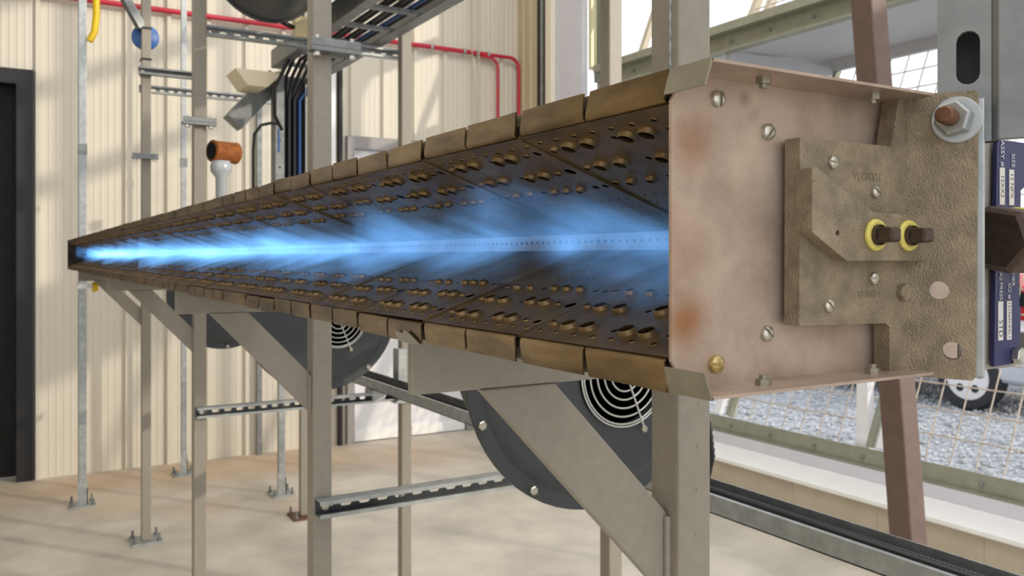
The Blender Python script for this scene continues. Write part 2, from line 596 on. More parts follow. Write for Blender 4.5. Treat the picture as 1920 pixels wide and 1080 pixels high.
for yy, w_, m_ in ((4.56, 0.05, 'frame'), (4.68, 0.05, 'white'), (3.30, 0.05, 'white'), (3.38, 0.04, 'frame'), (1.4, 0.05, 'frame')):
    MB().bar(on_screen(0, yy), on_screen(1, yy), w_, w_).build('screen_post', M[m_], w1)
wire_v = MB().tube([(0, 0, 0), (TOPX - BX, 0, 3.14 - BZ)], 0.0048, 5).mesh('wire', M['mesh'])
for i in range(int(6.6 / 0.15)):
    inst('wire', wire_v, w1, (BX - 4.5, 0.02 + 0.15 * i - 0.6 - 3, BZ - 0.3))
wire_h = MB().tube([(0, -0.6, 0), (0, 6.0, 0)], 0.0048, 5).mesh('wire', M['mesh'])
for i in range(1, 19):
    p = on_screen(i / 19, 0)
    inst('wire', wire_h, w1, (p[0] - 4.5 - 0.008, -3, p[2] - 0.3))
for z in (4.02, 4.75, 5.5):  # unseen bars, added to throw shadow bands on the far wall
    MB().box((4.42, -2.4, z), (4.50, 6.1, z + 0.13)).build('shadow_transom', M['frame'], w1)
for yy in (0.9, 2.05, 4.9):  # unseen uprights, added to break up the sun on the wall
    MB().box((4.42, yy, 3.33), (4.50, yy + 0.12, 6.5)).build('shadow_mullion', M['frame'], w1)
# light frame bars of the upper window
for a, b in (((4.55, 5.62, 3.3), (5.3, 5.62, 5.2)), ((4.55, 4.4, 3.3), (5.6, 4.4, 5.4)), ((4.55, 4.25, 3.3), (5.6, 4.25, 5.4))):
    MB().bar(a, b, 0.05, 0.05).build('screen_post', M['beige'], w1)
for i in range(10):
    t = 0.06 + 0.1 * i
    MB().tube([(4.55 + 1.05 * t, 2.2, 3.3 + 2.1 * t), (4.55 + 1.05 * t, 4.4, 3.3 + 2.1 * t)], 0.0048, 5).build('wire', M['mesh'], w1)

# gravel yard outside
gy = MB()
NX, NY = 60, 40
g = random.Random(3)
gv = [(4.62 + i * 0.9, -8 + j * 1.2, -0.1 + g.uniform(-0.015, 0.015)) for i in range(NX) for j in range(NY)]
gf = [(i * NY + j, (i + 1) * NY + j, (i + 1) * NY + j + 1, i * NY + j + 1) for i in range(NX - 1) for j in range(NY - 1)]
gy.add(gv, gf)
tag(gy.build('gravel_yard', M['gravel']), 'pale grey gravel yard outside the mesh screen', 'gravel', None, 'stuff')
tg = MB()
for k in range(9000):
    x, yy = g.uniform(4.8, 13), g.uniform(1.5, 8)
    r = g.uniform(0.012, 0.035)
    a = g.uniform(0, PI)
    c = Vector((x, yy, -0.09))
    vsx = [c + Vector((r * math.cos(a + q * PI / 2) * g.uniform(0.7, 1.2), r * math.sin(a + q * PI / 2) * g.uniform(0.7, 1.2), 0)) for q in range(4)] + [c + Vector((0, 0, r * 0.9))]
    tg.add(vsx, [(0, 1, 4), (1, 2, 4), (2, 3, 4), (3, 0, 4)])
tag(tg.build('gravel_stones', mat('loose_gravel', lin(186, 190, 196), 0.8, 0, 0.35, 6)), 'loose pale gravel stones strewn outside the screen', 'gravel', None, 'stuff')

# ================================================================== THE BURNER
ZA = 1.6635          # burner axis height
Y0 = 0.337           # near end plate
ML = 0.152           # module length
NM = 34
XB, HB = 0.293, 0.066     # bend line of the wings
XC, HC = 0.457, 0.0075    # where the wings meet the manifold
burner = thing('line_burner', (XB, Y0, ZA), 'long line gas burner with browned perforated steel wings, open towards the left', 'burner')
WL = math.hypot(XC - XB, HB - HC)
DX, DZ = (XC - XB) / WL, -(HB - HC) / WL
NXV, NZV = -(HB - HC) / WL, -(XC - XB) / WL      # upper wing normal, into the trough

BIG, MED, SML, DOT = 0.0051, 0.0034, 0.0024, 0.0018
holes = []   # (u, v, radius, collar height)
for u in (0.0055, 0.025, 0.0445, 0.0635, 0.082, 0.1015, 0.122, 0.141):
    holes.append((u, 0.0112, DOT, 0.0008))
for u, r, h in ((0.010, MED, 0), (0.0235, SML, 0.001), (0.0425, BIG, 0.0030), (0.061, BIG, 0.0030), (0.0745, SML, 0.0), (0.1005, BIG, 0.0030), (0.1215, BIG, 0.0030), (0.1395, SML, 0.0025)):
    holes.append((u, 0.0225, r, h))
for u, r, h in ((0.012, BIG * 0.9, 0), (0.026, SML, 0.0015), (0.0435, BIG * 0.92, 0.0030), (0.0635, BIG * 0.92, 0.0030), (0.078, SML, 0), (0.105, BIG * 0.92, 0.0030), (0.1265, BIG * 0.92, 0.0030), (0.1425, SML, 0.002)):
    holes.append((u, 0.0535, r, h))
for u, h in ((0.006, 0), (0.0175, 0), (0.036, 0.003), (0.054, 0.003), (0.071, 0.003), (0.0885, 0), (0.107, 0.003), (0.1285, 0.003), (0.1455, 0.001)):
    holes.append((u, 0.0815, 0.0028, h))
for r_, v_ in enumerate((0.1055, 0.1205, 0.1365, 0.152)):
    for k in range(14):
        holes.append((0.009 + 0.0102 * k + 0.003 * (r_ % 2), v_, 0.00125, 0))


def wing_mesh(sz, seed):
    g = random.Random(seed)
    warp = [g.uniform(-0.0006, 0.0006) for _ in range(4)]

    def to3(u, v, t):
        step = 0.0008 * (1 - u / ML)                       # each sheet laps over the next one
        w = warp[0] * math.sin(PI * v / WL) + warp[1] * math.sin(2 * PI * u / ML) * math.sin(PI * v / WL)
        q = t + step + w
        return (XB + DX * v + NXV * q, u, sz * (HB + DZ * v + NZV * q))
    mb = MB()
    polys = []
    for (u, v, r, h) in holes:
        rb = r + h * 0.6 if h else r
        polys.append(circle(u, v, rb, 12 if r > 0.002 else 8))
    uu = [0.0006 + (ML - 0.0012) * i / 6 for i in range(7)]
    outer = [(a, 0.0) for a in uu] + [(uu[-1], WL * k / 6) for k in range(1, 7)] + [(a, WL) for a in uu[-2::-1]] + [(uu[0], WL * k / 6) for k in range(5, 0, -1)]
    mb.plate_holes(outer, polys, to3)
    for (u, v, r, h) in holes:
        n = 12 if r > 0.002 else 8
        if h:
            rb = r + h * 0.6
            ring = [[to3(p[0], p[1], hh) for p in circle(u, v - 0.3 * hh, rr, n)] for rr, hh in ((rb, 0), (r + 0.42 * h, h * 0.4), (r + 0.2 * h, h * 0.85), (r, h), (r * 1.03, h * 0.75))]
            mb.loops(ring, False)
        else:
            mb.loops([[to3(p[0], p[1], 0) for p in circle(u, v, r, n)], [to3(p[0], p[1], -0.0004) for p in circle(u, v, r, n)]], False)
    # turned edge at the near end of each sheet
    e = [[to3(uu[0], WL * k / 6, 0) for k in range(7)], [to3(uu[0], WL * k / 6, -0.003) for k in range(7)]]
    mb.loops(e, False, False)
    return mb.mesh('mixing_plate', M['wing'], smooth=35)


def tab_mesh(sz, first, seed):
    """lip tab: bend and upright lip of half a module; the slot beside it is wide at a module joint"""
    g = random.Random(seed)
    L = ML / 2
    fl = g.uniform(-0.0012, 0.0010)
    prof = [(0.2960, 0.0648), (0.2940, 0.0662), (0.2926, 0.0685), (0.2921, 0.0715), (0.2915 + fl, 0.0832)]
    t = 0.0013
    mb = MB()
    rings = []
    for k, (x, h) in enumerate(prof):
        s = k / 4
        a = (0.0004, 0.0042, 0.0048, 0.0034, 0.0006)[k] if first else (0.0004, 0.0006, 0.0014, 0.0010, 0.0005)[k]
        b = L - ((0.0004, 0.0008, 0.0012, 0.0022, 0.0070)[k] if first else (0.0004, 0.0024, 0.0030, 0.0032, 0.0068)[k])
        row = []
        m = 5
        for i in range(m):
            yy = a + (b - a) * i / (m - 1)
            wv = 0.0006 * math.sin(PI * i / (m - 1)) * s * (1 if seed % 2 else -1)
            row.append((x + wv, yy, sz * h))
        back = [(p[0] + t, p[1], p[2]) for p in row[::-1]]
        rings.append(row + back)
    mb.loops(rings)
    return mb.mesh('lip_tab', M['lip'], smooth=50)


WM = {(sz, s): wing_mesh(sz, s) for sz in (1, -1) for s in range(3)}
TM = {(sz, f, s): tab_mesh(sz, f, s + 5 * f) for sz in (1, -1) for f in (True, False) for s in range(3)}
g = random.Random(11)
for i in range(NM):
    for sz in (1, -1):
        k = g.randrange(3)
        j = 0.0006 if sz > 0 else 0.0014
        sag = g.uniform(-j, j) if i > 1 else 0
        if sz < 0 and i in (2, 5):
            sag = -0.0018
        pl = inst('mixing_plate', WM[(sz, k)], burner, (-XB, i * ML, 0), (g.uniform(-1, 1) * 0.006 * (1 if i > 1 else 0), 0, 0))
        for f in (True, False):
            inst('lip_tab', TM[(sz, f, g.randrange(3))], pl, (0, 0 if f else ML / 2, sag), (g.uniform(-1, 1) * 0.012 * (1 if i > 1 else 0.2), 0, 0))
YE = Y0 + NM * ML
# manifold with its row of gas ports
mf = MB()
mf.plate_holes([(Y0, -HC), (YE, -HC), (YE, HC), (Y0, HC)], [], lambda u, v, t: (XC - 0.003 + t, u, ZA + v))
mf.box((XC - 0.0029, Y0, ZA - HC), (0.535, YE, ZA + HC))
mf.box((0.50, Y0, ZA - 0.035), (0.535, YE, ZA + 0.035))
mfo = mf.build('manifold', M['manifold'], burner)
pm = MB().lathe((0, 0, 0), (-1, 0, 0), [(0.00135, -0.002), (0.00135, 0.0006)], 8).mesh('gas_port', M['hole'])
for i in range(260):
    inst('gas_port', pm, mfo, (XC - 0.003 - XB, 0.006 + i * 0.0102, 0.0005))
pr_ = MB()
for i in range(260, int(NM * ML / 0.0102)):
    pr_.lathe((XC - 0.003, Y0 + 0.006 + i * 0.0102, ZA + 0.0005), (-1, 0, 0), [(0.00135, -0.002), (0.00135, 0.0006)], 5)
po = pr_.build('gas_port', M['hole'], mfo)
po['kind'] = 'stuff'
# housing behind the wings
hs = MB()
hs.box((0.2965, Y0 + 0.0015, ZA + 0.0690), (0.54, YE, ZA + 0.0712))
hs.box((0.2965, Y0 + 0.0015, ZA - 0.0712), (0.54, YE, ZA - 0.0690))
hs.box((0.538, Y0 + 0.0015, ZA - 0.069), (0.54, YE, ZA + 0.069))
hs.box((0.2965, Y0 + 0.0015, ZA + 0.0712), (0.2985, YE, ZA + 0.0745))
hs.box((0.2965, Y0 + 0.0015, ZA - 0.0745), (0.2985, YE, ZA - 0.0712))
hso = hs.build('housing', M['housing'], burner)
MB().box((0.2965, Y0 + 0.0015, ZA + 0.0746), (0.2980, YE, ZA + 0.0822)).build('housing_lip', M['clip'], hso)
MB().box((0.2965, Y0 + 0.0015, ZA - 0.0822), (0.2980, YE, ZA - 0.0746)).build('housing_lip', M['clip'], hso)
# far end plate
fe = MB()
fe.prism([(0.289, ZA - 0.084), (0.54, ZA - 0.084), (0.54, ZA + 0.084), (0.289, ZA + 0.084)], 'y', YE, YE + 0.003)
fe.box((0.2885, YE - 0.03, ZA - 0.02), (0.2905, YE, ZA + 0.02))
fe.build('far_end_plate', M['housing'], burner)
# torn piece of sheet under the lower lip
tt = MB()
fp = [(0.692, -0.0765), (0.676, -0.0785), (0.670, -0.0750), (0.655, -0.0790), (0.640, -0.0845), (0.660, -0.0862), (0.684, -0.0850)]
tt.loops([[(x, a, ZA + b) for a, b in fp] for x in (0.2888, 0.2898)])
tt.build('torn_flap', M['clip'], burner)['label'] = 'torn pale piece of lip sheet'

# near end plate with its two flanges
ep = MB()
ET = 0.082
out = [(0.293, ZA - 0.067), (0.2975, ZA - 0.074), (0.308, ZA - ET), (0.56, ZA - ET), (0.56, ZA + ET), (0.308, ZA + ET), (0.2975, ZA + 0.074), (0.293, ZA + 0.067)]
ep.prism(out, 'y', Y0 - 0.0008, Y0 + 0.0012)
epo = ep.build('end_plate', M['endplate'], burner, None)
for sz in (1, -1):
    fl = MB()
    zz = ZA + sz * ET
    ring = lambda y0, y1: None
    fl.prism([(0.2930, 0.3065), (0.468, 0.3065), (0.47, 0.318), (0.52, Y0 + 0.001), (0.2930, Y0 + 0.001)], 'z', zz - 0.0007, zz + 0.0009)
    fl.build('flange', M['endplate'], epo)
    cl = MB()
    cl.loops([[(0.2925, 0.3065, zz + sz * 0.0012), (0.2925, Y0, zz + sz * 0.0012), (0.2885, Y0, zz - sz * 0.0125), (0.2875, 0.3065, zz - sz * 0.0125)],
              [(0.2940, 0.3065, zz + sz * 0.0012), (0.2940, Y0, zz + sz * 0.0012), (0.2900, Y0, zz - sz * 0.0125), (0.2890, 0.3065, zz - sz * 0.0125)]])
    cl.build('lip_strip', M['clip'], epo)
    for x in (0.343, 0.432):
        b = MB()
        b.lathe((x, 0.321, zz - sz * 0.0007), (0, 0, -sz), [(0.0042, 0), (0.0042, 0.0035)], 6, 0.4)
        b.lathe((x, 0.321, zz - sz * 0.0042), (0, 0, -sz), [(0.0022, 0), (0.0022, 0.0022)], 10)
        b.build('flange_bolt', M['clip'], epo)
for (x, z, r, a, m_) in ((0.3245, 1.7341, 0.0046, 0.0, 'zinc'), (0.3621, 1.7193, 0.0046, -0.7, 'zinc'), (0.3613, 1.6077, 0.0044, 0.75, 'zinc'), (0.3232, 1.5932, 0.0048, 1.45, 'brasszinc')):
    slotted(MB(), (x, Y0 - 0.0008, z), r, a).build('slotted_screw', M[m_], epo, 30)

# cast mounting bracket bolted on the end plate: a flat block whose right part bends forward
CY = 0.322
BO, BT, BK = (0.466, 0.322), (0.5, -0.866), (0.866, 0.5)


def bent(u, v, q):
    return (BO[0] + BT[0] * u + BK[0] * q, BO[1] + BT[1] * u + BK[1] * q, v)


brk = thing('mounting_bracket', (0.47, CY, 1.575), 'thick cast metal bracket bolted to the near end plate of the burner', 'bracket')
cb = MB()
outl = [(0.3715, 1.6125), (0.4455, 1.6110), (0.4490, 1.6085), (0.4490, 1.5785), (0.466, 1.5785), (0.466, 1.7475), (0.4580, 1.7475), (0.4520, 1.7220), (0.4505, 1.7155), (0.3722, 1.7155)]
cb.plate_holes(outl, [], lambda u, v, t: (u, CY + t, v), 0.0105)
cb.build('block', M['casting'], brk, None, 0.0009)
cb = MB()
cb.plate_holes([(-0.001, 1.5785), (0.034, 1.5780), (0.0362, 1.5800), (0.0375, 1.7445), (0.0358, 1.7470), (-0.001, 1.7475)], [circle(0.0168, 1.6301, 0.0055, 20), circle(0.0238, 1.5948, 0.0053, 20)], bent, 0.0095)
cb.build('bent_plate', M['casting'], brk, None, 0.0009)
# raised boss
BY = 0.3125
bs = MB()
b0 = [(0.3705, 1.6975), (0.3735, 1.6985), (0.4215, 1.6755), (0.4790, 1.6745), (0.4790, 1.6480), (0.3985, 1.6480), (0.3705, 1.6635)]
bs.plate_holes(b0, [circle(0.3911, 1.6631, 0.0016, 12)], lambda u, v, t: (u, BY + t, v), CY + 0.001 - BY)
bs.build('boss', M['casting'], brk, None, 0.0012)
MB().lathe((0.3911, CY - 0.001, 1.6631), (0, -1, 0), [(0.0017, 0), (0.0017, 0.001)], 12).build('pin_hole', M['hole'], brk)
for x in (0.4225, 0.4520):
    sl = MB()
    sl.torus((x, BY - 0.0008, 1.6625), (0, 1, 0), 0.0075, 0.0017, 24, 8)
    sl.lathe((x, BY, 1.6625), (0, -1, 0), [(0.0078, 0), (0.0066, 0.0022)], 24)
    pg = MB()
    pg.lathe((x, BY - 0.001, 1.6625), (0, -1, 0), [(0.0062, 0), (0.0058, 0.004), (0.0050, 0.0030)], 20)
    pg.lathe((x, BY - 0.004, 1.6625), (0, -1, 0), [(0.0062, 0), (0.0058, 0.0085), (0.0045, 0.0105)], 4, PI / 4)
    po_ = pg.build('square_plug', M['plug'], brk, None, 0.0006)
    sl.build('sealant_ring', M['sealant'], po_, 60)
for (x, z, a) in ((0.3982, 1.7030, 1.45), (0.4353, 1.6880, 0.9), (0.4339, 1.6376, 1.5), (0.3947, 1.6228, 0.8)):
    slotted(MB(), (x, CY, z), 0.0038, a).build('slotted_screw', M['zinc'], brk, 30)
# faint cast letters
for s_, x, z, k in (('VECAYH', 0.4285, 1.6965, 0.0065), ('O MADE', 0.431, 1.6285, 0.0055)):
    t = inst('cast_lettering', text_mesh('cast_lettering', s_, k, M['casting'], 0.0002), brk, (x - 0.47, -0.0002, z - 1.575), (PI / 2, 0, 0))
hexbolt(MB(), (0.4605, CY, 1.629), (0, -1, 0), 0.0055, 0.004).build('bolt_head', M['casting'], brk, None, 0.0006)

# big stud with nut and washer through the bracket
wc = Vector(bent(0.0262, 1.7304, 0))
st = thing('stud_nut', wc, 'zinc nut and washer on a rusty stud at the top of the cast bracket', 'bolt')
BN = Vector((-BK[0], -BK[1], 0))
SA = Vector((-0.96, -0.26, 0.03)).normalized()
MB().lathe(wc, BN, [(0.0136, -0.0005), (0.0136, 0.0014), (0.0130, 0.0018)], 32).build('washer', M['galv'], st, 30)
MB().lathe(wc + BN * 0.0012, SA, [(0.0085, -0.001), (0.0104, 0.001), (0.0104, 0.0085), (0.0088, 0.0096)], 6, 0.25).build('nut', M['galv'], st, None, 0.0006)
ss = MB()
ss.lathe(wc + SA * 0.010, SA, [(0.0052, 0)] + [(0.0052 - 0.0005 * (k % 2), 0.0012 * k) for k in range(1, 11)] + [(0.0042, 0.0132)], 20)
ss.build('stud', M['rustbolt'], st, 40)

# galvanised hanger channel above the bracket, parallel to its bent part
hc = thing('hanger_channel', bent(0.03, 1.72, 0.02), 'galvanised upright channel with an oblong hole at the upper right', 'channel')
ch = MB()
ch.plate_holes([(0.0150, 1.7195), (0.0440, 1.7195), (0.0440, 2.30), (0.0150, 2.30)], [slotpoly(0.0316, 1.7705, 0.0325, 0.0064, True), slotpoly(0.0316, 1.87, 0.0325, 0.0064, True), slotpoly(0.0316, 1.97, 0.0325, 0.0064, True)],
               lambda u, v, t: bent(u, v, 0.02 + t), 0.004)
ch.loops([[bent(u, z, q) for u, q in ((0.0440, 0.02), (0.0475, 0.0165), (0.075, 0.0165), (0.075, 0.0205), (0.0475, 0.0205), (0.0440, 0.024))] for z in (1.7195, 2.30)])
ch.build('channel', M['galvdark'], hc, None, 0.0008)
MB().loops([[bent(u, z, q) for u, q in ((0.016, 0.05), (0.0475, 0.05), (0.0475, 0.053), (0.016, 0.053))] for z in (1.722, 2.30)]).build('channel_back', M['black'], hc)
# galvanised edge plate behind the bracket
tag(MB().loops([[bent(u, z, q) for u, q in ((0.0262, 0.0100), (0.0405, 0.0100), (0.0405, 0.018), (0.0262, 0.018))] for z in (1.5785, 1.744)]).build('backing_plate', M['galv'], None, None, 0.001), 'galvanised plate edge showing behind the right side of the cast bracket', 'plate')
# gas regulator style body with nameplate and union fitting
vb = thing('gas_valve', (0.63, 0.37, 1.568), 'grey valve body with a navy blue nameplate behind the cast bracket', 'valve')
MB().box((0.598, 0.364, 1.567), (0.660, 0.40, 1.738)).build('valve_body', mat('grey_cast_body', lin(168, 160, 150), 0.5, 0.2, 0.08, 60, 0.2, 500), vb, None, 0.001)
npz0, npz1 = 1.5700, 1.7360
pl = MB().prism([(0.6195, npz0), (0.6530, npz0 + 0.001), (0.6545, 1.612), (0.6525, 1.614), (0.6545, 1.7), (0.6600, 1.703), (0.6600, npz1), (0.6235, npz1)], 'y', 0.3585, 0.3615).build('nameplate', M['nameplate'], vb)


def np_text(s_, x, z, size, m_='print'):
    o = inst('lettering', text_mesh('lettering', s_, size, M[m_], 0.0001), pl, (x - 0.63, 0.3584 - 0.37 - 0.0003, z - 1.568), (0, 0, 0))
    o.rotation_euler = Matrix(((0, 1, 0), (0, 0, -1), (-1, 0, 0))).to_euler()
    return o


for (x0, x1, z0, z1) in ((0.6262, 0.6326, 1.6885, 1.7158), (0.6385, 0.6448, 1.6885, 1.7150), (0.6243, 0.6305, 1.5888, 1.6175), (0.6355, 0.6415, 1.5888, 1.6175)):
    MB().box((x0, 0.3580, z0), (x1, 0.3586, z1)).build('label_box', M['box'], pl)
np_text('ASSY #', 0.6295, 1.7262, 0.0064)
np_text('SIZE', 0.6435, 1.7218, 0.0058)
np_text('GAS PRESS', 0.6275, 1.6305, 0.0052)
np_text('SO #', 0.6385, 1.6250, 0.0056)
np_text('BURNER', 0.6435, 1.6385, 0.0055)
np_text('15XX2', 0.6295, 1.7020, 0.0058, 'ink')
np_text('15 NPX', 0.6418, 1.7030, 0.0058, 'ink')
np_text('STD', 0.6274, 1.5975, 0.0070, 'ink')
np_text('15256RHEEL1', 0.6385, 1.6032, 0.0047, 'ink')
hexbolt(MB(), (0.6470, 0.3585, 1.5765), (0, -1, 0), 0.0065, 0.006).build('hex_screw', M['zinc'], pl, None, 0.0006)
# union fitting in front
uf = thing('pipe_union', (0.62, 0.352, 1.66), 'dark hexagonal pipe union with yellow sealant at the right edge', 'pipe fitting')
MB().lathe((0.598, 0.345, 1.6625), (1, 0, 0), [(0.021, 0), (0.0255, 0.003), (0.0255, 0.022), (0.022, 0.026)], 6, 0.2).build('union_nut', M['plug'], uf, None, 0.0012)
MB().lathe((0.624, 0.345, 1.6625), (1, 0, 0), [(0.0215, 0), (0.0225, 0.003), (0.0215, 0.006), (0.0225, 0.009), (0.0215, 0.012), (0.0225, 0.02), (0.02, 0.06)], 28).build('brass_body', M['brass'], uf, 40)
MB().lathe((0.622, 0.345, 1.6625), (1, 0, 0), [(0.0225, 0), (0.0235, 0.002), (0.0222, 0.004)], 24).build('sealant_ring', M['sealant'], uf, 40)


# ---- the flame: one thin glowing gas volume along the ports
def flame_material():
    m = bpy.data.materials.new('blue_gas_flame')
    m.use_nodes = True
    nt = m.node_tree
    n = nt.nodes
    for x in list(n):
        if x.type != 'OUTPUT_MATERIAL':
            n.remove(x)
    out = [x for x in n if x.type == 'OUTPUT_MATERIAL'][0]
    geo = n.new('ShaderNodeNewGeometry')
    sp = n.new('ShaderNodeSeparateXYZ')
    nt.links.new(geo.outputs['Position'], sp.inputs[0])

    def math_(op, a, b=None, c=None):
        q = n.new('ShaderNodeMath')
        q.operation = op
        for i, v in enumerate((a, b, c)):
            if v is None:
                continue
            if isinstance(v, (int, float)):
                q.inputs[i].default_value = v
            else:
                nt.links.new(v, q.inputs[i])
        return q.outputs[0]

    def noise(stretch, scale, detail, off):
        v = n.new('ShaderNodeVectorMath')
        v.operation = 'MULTIPLY_ADD'
        v.inputs[1].default_value = stretch
        v.inputs[2].default_value = off
        nt.links.new(geo.outputs['Position'], v.inputs[0])
        t = n.new('ShaderNodeTexNoise')
        t.inputs['Scale'].default_value = scale
        t.inputs['Detail'].default_value = detail
        nt.links.new(v.outputs[0], t.inputs['Vector'])
        return t.outputs['Fac']
    s = math_('MULTIPLY', math_('SUBTRACT', XC, sp.outputs[0]), 1 / 0.12)      # 0 at the ports, 1 at the flame tip
    n1 = noise((0.35, 1.0, 0.8), 15, 2, (0, 0.65, 0))       # tongues along the row
    n2 = noise((0.25, 1.0, 0.5), 60, 3, (3, 1, 7))       # fine streaks with the flow
    reach = math_('MULTIPLY_ADD', n1, 8.0, -3.4)         # tip distance of the tongue here
    fall = n.new('ShaderNodeMapRange')
    fall.interpolation_type = 'SMOOTHSTEP'
    fall.inputs['To Min'].default_value = 1
    fall.inputs['To Max'].default_value = 0
    nt.links.new(math_('SUBTRACT', s, math_('MULTIPLY', reach, 0.55)), fall.inputs['Value'])
    fall.inputs['From Min'].default_value = -0.35
    fall.inputs['From Max'].default_value = 0.45
    half = math_('MULTIPLY_ADD', s, 0.034, 0.018)         # the flame opens out like the wings
    dz = math_('DIVIDE', math_('SUBTRACT', sp.outputs[2], ZA), half)
    gz = math_('POWER', 2.718, math_('MULTIPLY', math_('MULTIPLY', dz, dz), -0.9))
    st_ = math_('MULTIPLY_ADD', n2, 3.4, -1.05)
    st_ = math_('MAXIMUM', st_, 0.05)
    e = math_('MULTIPLY', math_('MULTIPLY', gz, fall.outputs[0]), st_)
    em = n.new('ShaderNodeEmission')
    em.inputs['Color'].default_value = (0.16, 0.46, 1.0, 1)
    nt.links.new(math_('MULTIPLY', e, 11.5), em.inputs['Strength'])
    nt.links.new(em.outputs[0], out.inputs['Volume'])
    m.cycles.volume_step_rate = 0.02
    return m


fm = flame_material()
flm = thing('gas_flame', (XC - 0.01, Y0, ZA), 'row of translucent blue gas flames burning along the trough', 'flame')
FB = MB()
fx0, fx1 = XC - 0.130, XC - 0.0035
FB.loops([[(fx1, yy, ZA - 0.0065), (fx0, yy, ZA - 0.048), (fx0, yy, ZA + 0.048), (fx1, yy, ZA + 0.0065)] for yy in (Y0 + 0.002, YE - 0.03)])
FB.build('flame_sheet', fm, flm)

# ================================================================== STEELWORK
S = 0.050
XP, XR = 0.66, 1.59
ZT = 3.7
COLS = [(0.745, 'nearest'), (2.11, 'second'), (3.72, 'third'), (5.33, 'farthest')]
clab = ['tan square post with diagonal brace right under the near end of the burner',
        'tan square post left of the middle, second one along the burner',
        'tan square post at the left, third one along the burner',
        'grey square post with bolted foot under the far end of the burner']


def base_plate(parent, x, y, w, m='galv'):
    MB().box((x - w / 2, y - w / 2, 0), (x + w / 2, y + w / 2, 0.012)).build('base_plate', M[m], parent, None, 0.002)
    for sx in (-1, 1):
        for sy in (-1, 1):
            b = MB()
            b.lathe((x + sx * w * 0.38, y + sy * w * 0.38, 0.012), (0, 0, 1), [(0.013, 0), (0.013, 0.011)], 6)
            b.lathe((x + sx * w * 0.38, y + sy * w * 0.38, 0.023), (0, 0, 1), [(0.007, 0), (0.007, 0.03)], 8)
            b.build('anchor_bolt', M['galvdark'], parent)


def post_body(mb, x, y, z0, z1, s=S):
    return mb.box((x, y, z0), (x + s, y + s, z1))


for i, (y, _) in enumerate(COLS):
    p = thing('support_post', (XP + S / 2, y + S / 2, 0), clab[i], 'post', 'burner support posts')
    post_body(MB(), XP, y, 0.012, ZT).build('post', M['paint'], p, None, 0.004)
    base_plate(p, XP + S / 2, y + S / 2, 0.17)
    MB().box((0.3365, y + 0.020, 1.5150), (XP, y + 0.030, 1.5745)).build('arm', M['paint'], p, None, 0.003)
    br = MB()
    br.prism([(0.413, 1.5150), (0.504, 1.5150), (XP, 1.352), (XP, 1.252)], 'y', y + 0.019, y + 0.031)
    bro = br.build('diagonal_brace', M['paint'], p, None, 0.002)
    w = MB()
    w.tube([(XP - 0.002, y + 0.017, 1.255 + 0.0095 * k) for k in range(11)], [0.0045 + 0.0007 * (k % 2) for k in range(11)], 8)
    w.build('weld_bead', M['paint'], bro, 60)
    if i == 0:
        MB().tube([(XP - 0.0004, y + 0.0135 + 0.0008 * (k % 2), 1.74 + 0.006 * k) for k in range(300)], [0.0005 + 0.0012 * (k % 3 > 0) for k in range(300)], 5).build('weld_seam', M['galv'], p)
        g2 = random.Random(5)
        for q in range(5):
            MB().lathe((XP + 0.018 + 0.014 * g2.random(), y, 1.33 + 0.05 * q), (0, -1, 0), [(0.0022, 0), (0.0018, 0.001)], 8).build('paint_blob', M['paint'], p)

blab = ['', 'tan square rear post showing above the burner beside the bright window', 'tan square rear post standing in front of the white door', 'square rear post at the far end of the rear row']
for i, (y, _) in enumerate(COLS):
    if i == 0:
        continue
    p = thing('rear_post', (XR + S / 2, y + S / 2, 0), blab[i], 'post', 'rear row posts')
    post_body(MB(), XR, y, 0.012, ZT).build('post', M['paint'], p, None, 0.004)
    base_plate(p, XR + S / 2, y + S / 2, 0.17, 'rustbolt' if i == 3 else 'galv')


def strut(name, p0, length, label, shaded_web=False, slots=True, m='galv', axis='x', h=0.043, pitch=0.05, off=0.03, group=None):
    """slotted channel along x, open towards -y, slots in the web"""
    x0, y0, z0 = p0
    t = thing(name, p0, label, 'strut', group)
    mb = MB()
    x1 = x0 + length
    hs_ = []
    if slots:
        u = x0 + off
        while u < x1 - 0.03:
            hs_.append(slotpoly(u, z0 + h / 2, 0.030, 0.0072))
            u += pitch
    mb.plate_holes([(x0, z0), (x1, z0), (x1, z0 + h), (x0, z0 + h)], hs_, lambda u, v, t_: (u, y0 + 0.038 + t_, v), 0.003)
    if shaded_web:
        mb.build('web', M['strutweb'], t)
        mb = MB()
    for z in (z0, z0 + h - 0.003):
        mb.box((x0, y0, z), (x1, y0 + 0.038, z + 0.003))
    mb.box((x0, y0, z0 + 0.003), (x1, y0 + 0.003, z0 + 0.010))
    mb.box((x0, y0, z0 + h - 0.010), (x1, y0 + 0.003, z0 + h - 0.003))
    mb.build('channel', M[m], t)
    hexbolt(MB(), (x0 + 0.022, y0 + 0.038, z0 + h / 2), (0, -1, 0), 0.011, 0.012).build('bolt', M['zinc'], t)
    return t


